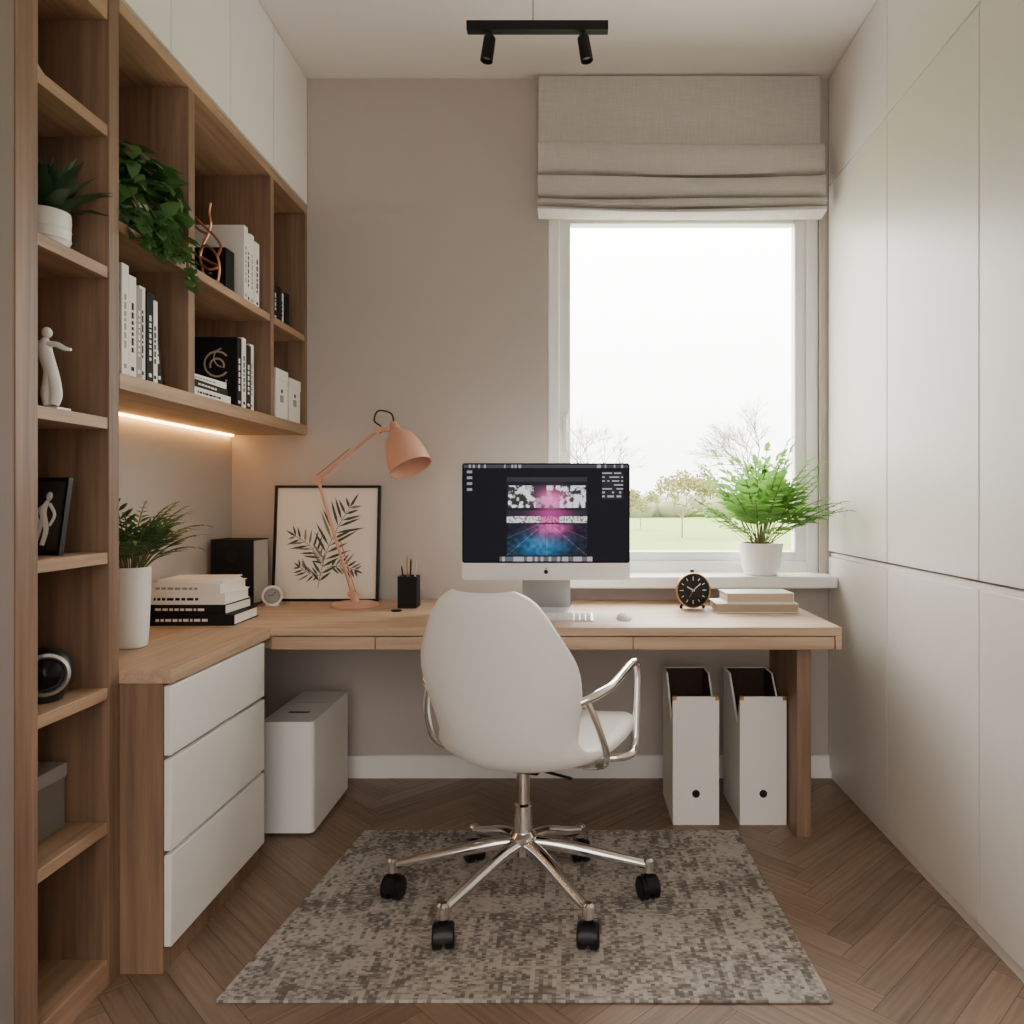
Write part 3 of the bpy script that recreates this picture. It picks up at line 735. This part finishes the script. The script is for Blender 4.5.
# pen cup
b=MB(); D=2.77; cx=PX(409,D); 
b.box(cx-.033,cx+.033,D-.033,D+.033,ZT+.0004,ZT+.004,M_black)
h=.115
for sg in (-1,1):
    b.box(cx+sg*.033-.0015,cx+sg*.033+.0015,D-.033,D+.033,ZT+.004,ZT+h,M_blk2); b.box(cx-.033,cx+.033,D+sg*.033-.0015,D+sg*.033+.0015,ZT+.004,ZT+h,M_blk2)
for q,(dx,dy,tx,hh,m_) in enumerate(((-.018,.0,-.02,.175,M_beige),(-.006,.012,-.006,.19,M_brass),(.006,-.01,.006,.18,M_black),(.015,.01,.02,.17,M_beige),(.0,.0,.012,.165,M_grey),(-.012,-.012,-.022,.155,M_black))):
    b.tube([(cx+dx*.6,D+dy*.6,ZT+.005),(cx+dx+tx*.5,D+dy,ZT+hh-.012),(cx+dx+tx*.55,D+dy,ZT+hh)],[.0036,.0036,.0008],m_,seg=6,smooth=1)
b.obj('pencil_cup')
b=MB(); b.sphere((PX(399,2.7),2.66,ZT+.004),.009,M_black,(2.2,1,.5)); b.v=[(x,y,max(z,ZT+.0004)) for x,y,z in b.v]; b.obj('usb_stick')

# speaker + small clock
b=MB(); b.box(-1.315,-1.16,2.79,2.93,ZT+.006,ZT+.245,M_blk2); b.box(-1.16,-1.1585,2.795,2.925,ZT+.01,ZT+.24,M_spk)
for xx in (-1.30,-1.175):
    for yy in (2.805,2.915): b.lathe([(.007,0.0004),(.007,.006)],M_black,12,T((xx,yy,ZT)))
b.lathe([(.0001,0),(.045,0),(.05,.003),(.045,.004),(.03,.001),(.0001,.001)],M_black,28,T((-1.238,2.79,ZT+.09))@Rx(90)); b.lathe([(.0001,0),(.02,0),(.023,.003),(.0001,.001)],M_black,24,T((-1.238,2.79,ZT+.185))@Rx(90))
b.obj('bookshelf_speaker',0.003)
b=MB(); Mc=T((-1.095,2.80,ZT+.0385))@Rz(25)@Rx(90)
b.lathe([(.0001,-.018),(.034,-.018),(.037,-.01),(.037,.008),(.033,.012),(.031,.008),(.0001,.008)],M_ceramic,32,Mc); b.lathe([(.0001,.0082),(.029,.0082),(.029,.009),(.0001,.009)],M_grey,28,Mc)
for i in range(12): b.M=Mc@Rz(30*i); b.box(-.0008,.0008,.022,.027,.009,.0095,M_black)
b.M=Mc@Rz(-40); b.box(-.001,.001,0,.02,.009,.0098,M_black); b.M=Mc@Rz(80); b.box(-.001,.001,0,.014,.009,.0098,M_black)
b.M=Matrix.Identity(4); b.box(-1.115,-1.075,2.79,2.815,ZT+.0004,ZT+.006,M_ceramic); b.obj('table_clock')

# ---------------------------------------------------------------- plants
def pot(b,c,prof,mt,soilz,soilr):
    b.lathe(prof,mt,40,T(c),capt=False); b.lathe([(.0001,soilz),(soilr,soilz),(soilr*.97,soilz+.003),(.0001,soilz+.005)],M_soil,28,T(c),capb=False,capt=False)
# fern on sill
pc=Vector((.740,2.955,OZ0+.0005)); b=MB()
pot(b,pc,[(.0001,0),(.058,0),(.064,.004),(.072,.03),(.080,.085),(.084,.115),(.0845,.124),(.081,.124),(.078,.112),(.072,.06)],M_ceramic,.108,.076)
random.seed(11)
for i in range(58):
    a=i*2.39996+U(-.2,.2); q=(i/58)
    el=math.radians(88-58*q**.85+U(-6,6)); L=U(.31,.43)*(1-.10*q)
    sp=pc+Vector((math.cos(a)*.03*R(),math.sin(a)*.03*R(),.108))
    if math.sin(a)>0.1: el=min(math.radians(87),el+.5*math.sin(a)); L*=.85
    if math.cos(a)>.8: a-=.5; L*=.95
    b.frond(sp,a,el,L,M_fern,n=10,ll=.078,lw=.034,droop=U(.3,.85),startf=.34,ang=.62)
b.obj('potted_fern',clamp=((-9,XR-.006),(2.50,3.015),(OZ0,9)))
# palm on counter
pc=Vector((-1.165,2.02,ZT+.0005)); b=MB()
pot(b,pc,[(.0001,0),(.036,0),(.041,.004),(.044,.05),(.048,.14),(.049,.205),(.048,.212),(.045,.212),(.044,.2),(.042,.15)],M_ceramic,.19,.043)
random.seed(5)
for i in range(36):
    a=i*2.39996; q=i/36; el=math.radians(87-40*q+U(-6,6)); L=U(.21,.29)
    if math.cos(a)<-.3: L*=.55; el=max(el,1.1)
    if math.cos(a)>.5: L*=.78
    b.frond(pc+Vector((math.cos(a)*.02,math.sin(a)*.02,.19)),a,el,L,M_palm,n=12,ll=.058,lw=.013,droop=U(.7,1.4),startf=.3,ang=.7)
b.obj('potted_palm',clamp=((XL+.004,9),(-9,9),(ZT,9)))
# dark leaf plant in bookcase
pc=Vector((-1.105,1.605,TT[1]+.0005)); b=MB()
pot(b,pc,[(.0001,0),(.036,0),(.041,.004),(.046,.03),(.047,.075),(.046,.082),(.043,.082),(.042,.07)],M_ceramic,.07,.041)
for q in range(3): b.lathe([(.0445+.001*q,.02+.02*q),(.0475,.025+.02*q),(.0455+.0005*q,.03+.02*q)],M_ceramic,40,T(pc),capb=False,capt=False)
random.seed(3)
for i in range(40):
    a=i*2.39996; q=i/40; el=math.radians(88-62*q+U(-5,5)); d=Vector((math.cos(a)*math.cos(el),math.sin(a)*math.cos(el),math.sin(el)))
    b.leaf(pc+Vector((math.cos(a)*.012,math.sin(a)*.012,.07)),d,(0,0,1) if el<1.4 else (1,0,0),U(.11,.15),.034,M_snake,droop=.25*q+.05)
b.obj('potted_plant',clamp=((XL+.012,9),(1.484,1.704),(TT[1],9)))
# trailing pothos
pc=Vector((-1.12,1.91,SM+.0005)); b=MB()
pot(b,pc,[(.0001,0),(.042,0),(.046,.004),(.055,.08),(.057,.1),(.054,.1),(.052,.09)],M_ceramic,.09,.05)
random.seed(9)
for i in range(460):
    a=U(0,6.283); e_=U(-.8,1.5); r=U(.07,.145)
    p=pc+Vector((math.cos(a)*math.cos(e_)*r*.85,math.sin(a)*math.cos(e_)*r,.10+math.sin(e_)*r*1.0))
    n=(p-(pc+Vector((0,0,.05)))).normalized()
    d=Vector((math.cos(a)+U(-.6,.6),math.sin(a)+U(-.6,.6),U(-.9,.2)))
    b.leaf(p,d,n,U(.036,.056),U(.030,.044),M_poth,heart=True,droop=.2)
for v_ in range(13):
    a=U(-1.5,1.5); y0=pc.y+U(-.12,.13); x0=XS+U(.004,.03); bot=SM-U(.0,.04)
    if y0>1.97: bot=SM-U(.04,.085)
    pts=[pc+Vector((0,0,.1)),Vector((x0-.06,y0*.7+pc.y*.3,SM+.12)),Vector((x0,y0,SM+.04)),Vector((x0+U(0,.015),y0+U(-.02,.03),(SM+bot)/2)),Vector((x0,y0+U(-.02,.03),bot))]
    b.tube(pts,.0015,M_stem,seg=5,smooth=4)
    for s_ in range(8):
        t=s_/7; p=pts[2].lerp(pts[3],t*2) if t<.5 else pts[3].lerp(pts[4],t*2-1)
        aa=U(-1.6,1.6); b.leaf(p,(math.cos(aa),math.sin(aa),U(-1,-.1)),(math.cos(aa),math.sin(aa),.6),U(.03,.042),U(.024,.034),M_poth,heart=True,droop=.15)
vv=[]
for (x,y,z) in b.v:
    x=max(x,XL+.012); y=min(max(y,1.752),2.062 if x<XS+.004 else 2.12); z=min(z,2.2)
    if x<XS and z<SM+.0004: z=SM+.0004
    vv.append((x,y,z))
b.v=vv
b.obj('trailing_pothos')

# ---------------------------------------------------------------- bookcase decor
b=MB(); c=Vector((-1.090,1.60,TT[2]+.0006))
b.box(c.x-.028,c.x+.028,c.y-.022,c.y+.022,c.z,c.z+.008,M_ceramic)
b.tube([c+Vector((.006,0,.016)),c+Vector((.012,0,.035)),c+Vector((.006,0,.07)),c+Vector((-.006,0,.105)),c+Vector((-.014,0,.135)),c+Vector((-.010,0,.155))],[.010,.011,.012,.014,.0145,.005],M_ceramic,seg=14)
b.tube([c+Vector((-.006,.0,.014)),c+Vector((-.010,0,.04)),c+Vector((-.002,0,.08)),c+Vector((-.006,0,.1))],[.009,.010,.012,.013],M_ceramic,seg=12)
b.sphere(tuple(c+Vector((-.008,0,.166))),.0098,M_ceramic,(1,1,1.2))
b.tube([c+Vector((-.012,0,.140)),c+Vector((.012,-.004,.141)),c+Vector((.034,-.006,.131)),c+Vector((.046,-.006,.129))],[.0075,.006,.005,.003],M_ceramic)
b.tube([c+Vector((-.016,0,.138)),c+Vector((-.045,-.004,.148)),c+Vector((-.07,-.004,.14))],[.0075,.0055,.003],M_ceramic)
b.obj('figurine',angle=70)
b=MB(); c=Vector((-1.165,1.62,TT[0]+.0004)); b.lathe([(.0001,0),(.03,0),(.045,.03),(.048,.06),(.03,.09),(.018,.11),(.02,.125),(.016,.125),(.014,.11),(.0001,.10)],M_ceramic,32,T((c.x,c.y,c.z))); b.obj('ceramic_vase')
b=MB(); b.M=T((-1.118,1.60,TT[3]+.002))@Rz(-12)@Rx(-9); w=.053;h=.165
M_ph=mat('photo_dark',(58,52,50),.5)
for a in ((-w,-w+.007,0,h),(w-.007,w,0,h),(-w+.007,w-.007,0,.008),(-w+.007,w-.007,h-.008,h)): b.box(a[0],a[1],0,.011,a[2],a[3],M_black)
b.box(-w+.007,w-.007,.004,.009,.008,h-.008,M_ph)
fy=.0036; b.tube([(.006,fy,.02),(.012,fy,.055),(.0,fy,.09),(.006,fy,.115)],[.006,.007,.010,.005],M_offw,seg=8,flat=.3) ; b.tube([(-.012,fy,.02),(-.006,fy,.05),(.0,fy,.085)],[.004,.006,.007],M_offw,seg=8,flat=.3)
b.tube([(.0,fy,.108),(-.02,fy,.09),(-.012,fy,.065)],[.004,.0035,.003],M_offw,seg=8); b.tube([(.01,fy,.108),(.026,fy,.085),(.016,fy,.062)],[.004,.0035,.003],M_offw,seg=8); b.sphere((.006,fy,.125),.008,M_offw,(1,.4,1.2),seg=12)
b.tube([(0,.011,.1),(0,.045,.01)],.003,M_black,smooth=1)
b.obj('photo_frame')
b=MB(); c=Vector((-1.105,1.60,TT[4]+.0585)); b.sphere(tuple(c),.056,M_black,(1,.95,1),seg=32)
Mc=T(c)@align((.62,-.78,.05))
b.lathe([(.040,.040),(.044,.046),(.038,.050),(.034,.046),(.034,.040)],M_alu,36,Mc,capb=False,capt=False); b.lathe([(.0001,.058),(.015,.056),(.03,.048),(.034,.043)],M_glassblk,32,Mc,capb=False,capt=False)
b.lathe([(.03,-.0575),(.034,-.0575),(.034,-.045),(.025,-.042)],M_black,24,T(c)); b.obj('round_speaker',angle=50)
b=MB(); z=TT[5]+.0004; b.box(-1.24,-1.12,1.53,1.69,z,z+.12,mat('fabric_grey',(120,114,108),.9,bump=.3)); b.box(-1.243,-1.117,1.527,1.693,z+.11,z+.14,M_grey); b.box(-1.20,-1.16,1.5255,1.527,z+.05,z+.07,M_alu); b.obj('storage_box',0.003)

# ---------------------------------------------------------------- ceiling track light
b=MB(); D=2.30; za,zb=PZ(32,D),PZ(23,D); xa,xb=PX(467,D),PX(608,D); xm=PX(533,D)
b.box(xa,xb,D-.014,D+.014,za,zb,M_blk2); b.tube([(xm,D,zb),(xm,D,ZC-.012)],.002,M_grey,smooth=1); b.lathe([(.0001,0),(.03,0),(.03,.0115),(.0001,.0115)],M_blk2,24,T((xm,D,ZC-.012)))
for px,dx in ((490,-.14),(583,.16)):
    xx=PX(px,D); b.tube([(xx,D,za),(xx,D,za-.022)],.006,M_blk2,smooth=1)
    ax=Vector((dx,-.05,-1)).normalized(); hp=Vector((xx,D,za-.015))
    b.lathe([(.0001,0),(.015,0),(.018,.004),(.019,.075),(.0165,.075),(.015,.06),(.0001,.058)],M_blk2,28,T(hp)@align(ax))
    b.lathe([(.0001,.0585),(.0145,.0595),(.0145,.062),(.0001,.063)],M_grey,20,T(hp)@align(ax))
b.obj('ceiling_track_light',angle=40)

# ---------------------------------------------------------------- outdoors
M_grass=mat('grass',(122,146,52),1.0,noise=.25,nscale=.6); M_bark_haze=mat('hazed_bark',(158,148,134),1.0); M_bush_haze=mat('hazed_bush_leaf',(146,142,84),1.0); M_hedge_haze=mat('hazed_hedge',(150,152,122),1.0,noise=.2,nscale=.5)  # bark, bush and hedge colours paled: outdoor haze is painted into them
b=MB(); b.box(-90,110,6,160,-.8,-.6,M_grass); b.obj('ground_outside')
def tree(name,base,h,seed,leafm=None,spread=.55,lv=6):
    random.seed(seed); b=MB()
    def br(p,d,L,r,l):
        q=p+d*L; mid=(p+q)/2+Vector((U(-1,1),U(-1,1),0))*L*.06
        b.tube([p,mid,q],[r,r*.85,r*.7],M_bark_haze,seg=4,smooth=1)
        if l==0:
            if leafm:
                for k_ in range(5): b.leaf(q+Vector((U(-1,1),U(-1,1),U(-1,1)))*.2,(U(-1,1),U(-1,1),U(-1,1)),(0,-1,.5),.16,.1,leafm)
            return
        for k_ in range(3):
            nd=(d+Vector((U(-1,1),U(-1,1),U(-.5,.7)))*spread*1.4).normalized(); br(q,nd,L*U(.66,.86),r*.62,l-1)
    br(Vector(base),Vector((0,0,1)),h*.26,h*.016,lv)
    b.obj(name,smooth=False)
tree('bare_tree',(PX(590,40),40,-.6),6.8,4,lv=6)
tree('bare_tree',(PX(768,38),38,-.6),7.2,8,lv=6)
tree('leafy_bush',(PX(682,34),34,-.6),3.4,5,M_bush_haze,.7,lv=5)
tree('leafy_bush',(PX(640,44),44,-.6),2.6,6,M_bush_haze,.8,lv=5)
b=MB(); random.seed(2)
for i in range(60):
    x=-30+i*1.6+U(-.5,.5); b.sphere((x,75+U(-3,3),.2),U(1.0,1.9),M_hedge_haze,(1.5,1,.9),seg=10)
b.obj('hedgerow')

# ---------------------------------------------------------------- world + lights
w=bpy.data.worlds.new('overcast_sky'); S.world=w; w.use_nodes=True; nt=w.node_tree; bg=nt.nodes['Background']
tc=nt.nodes.new('ShaderNodeTexCoord'); sp=nt.nodes.new('ShaderNodeSeparateXYZ'); nt.links.new(tc.outputs['Generated'],sp.inputs[0])
mr_=nt.nodes.new('ShaderNodeMapRange'); mr_.inputs['From Min'].default_value=-.35; mr_.inputs['From Max'].default_value=.35; mr_.inputs['To Min'].default_value=4.0; mr_.inputs['To Max'].default_value=16.5
nt.links.new(sp.outputs['Y'],mr_.inputs['Value'])
mz=nt.nodes.new('ShaderNodeMapRange'); mz.inputs['From Min'].default_value=0.0; mz.inputs['From Max'].default_value=.5; mz.inputs['To Min'].default_value=.5; mz.inputs['To Max'].default_value=1.3
nt.links.new(sp.outputs['Z'],mz.inputs['Value'])
mm=nt.nodes.new('ShaderNodeMath'); mm.operation='MULTIPLY'; nt.links.new(mr_.outputs[0],mm.inputs[0]); nt.links.new(mz.outputs[0],mm.inputs[1]); nt.links.new(mm.outputs[0],bg.inputs['Strength'])
cr=nt.nodes.new('ShaderNodeValToRGB'); mp_=nt.nodes.new('ShaderNodeMapRange'); mp_.inputs['From Min'].default_value=-.4; mp_.inputs['From Max'].default_value=.4
nt.links.new(sp.outputs['Y'],mp_.inputs['Value']); nt.links.new(mp_.outputs[0],cr.inputs[0]); cr.color_ramp.elements[0].color=(1,.95,.9,1); cr.color_ramp.elements[1].color=(1,.98,.945,1)
nt.links.new(cr.outputs[0],bg.inputs['Color'])

cam=bpy.data.cameras.new('camera'); co=bpy.data.objects.new('camera',cam); COL.objects.link(co)
co.location=(0,0,H); co.rotation_euler=(math.radians(90),0,0)
cam.sensor_width=36; cam.lens=F/1024*36; cam.shift_x=-58/1024; cam.shift_y=-12/1024; cam.clip_start=.05; cam.clip_end=400
S.camera=co
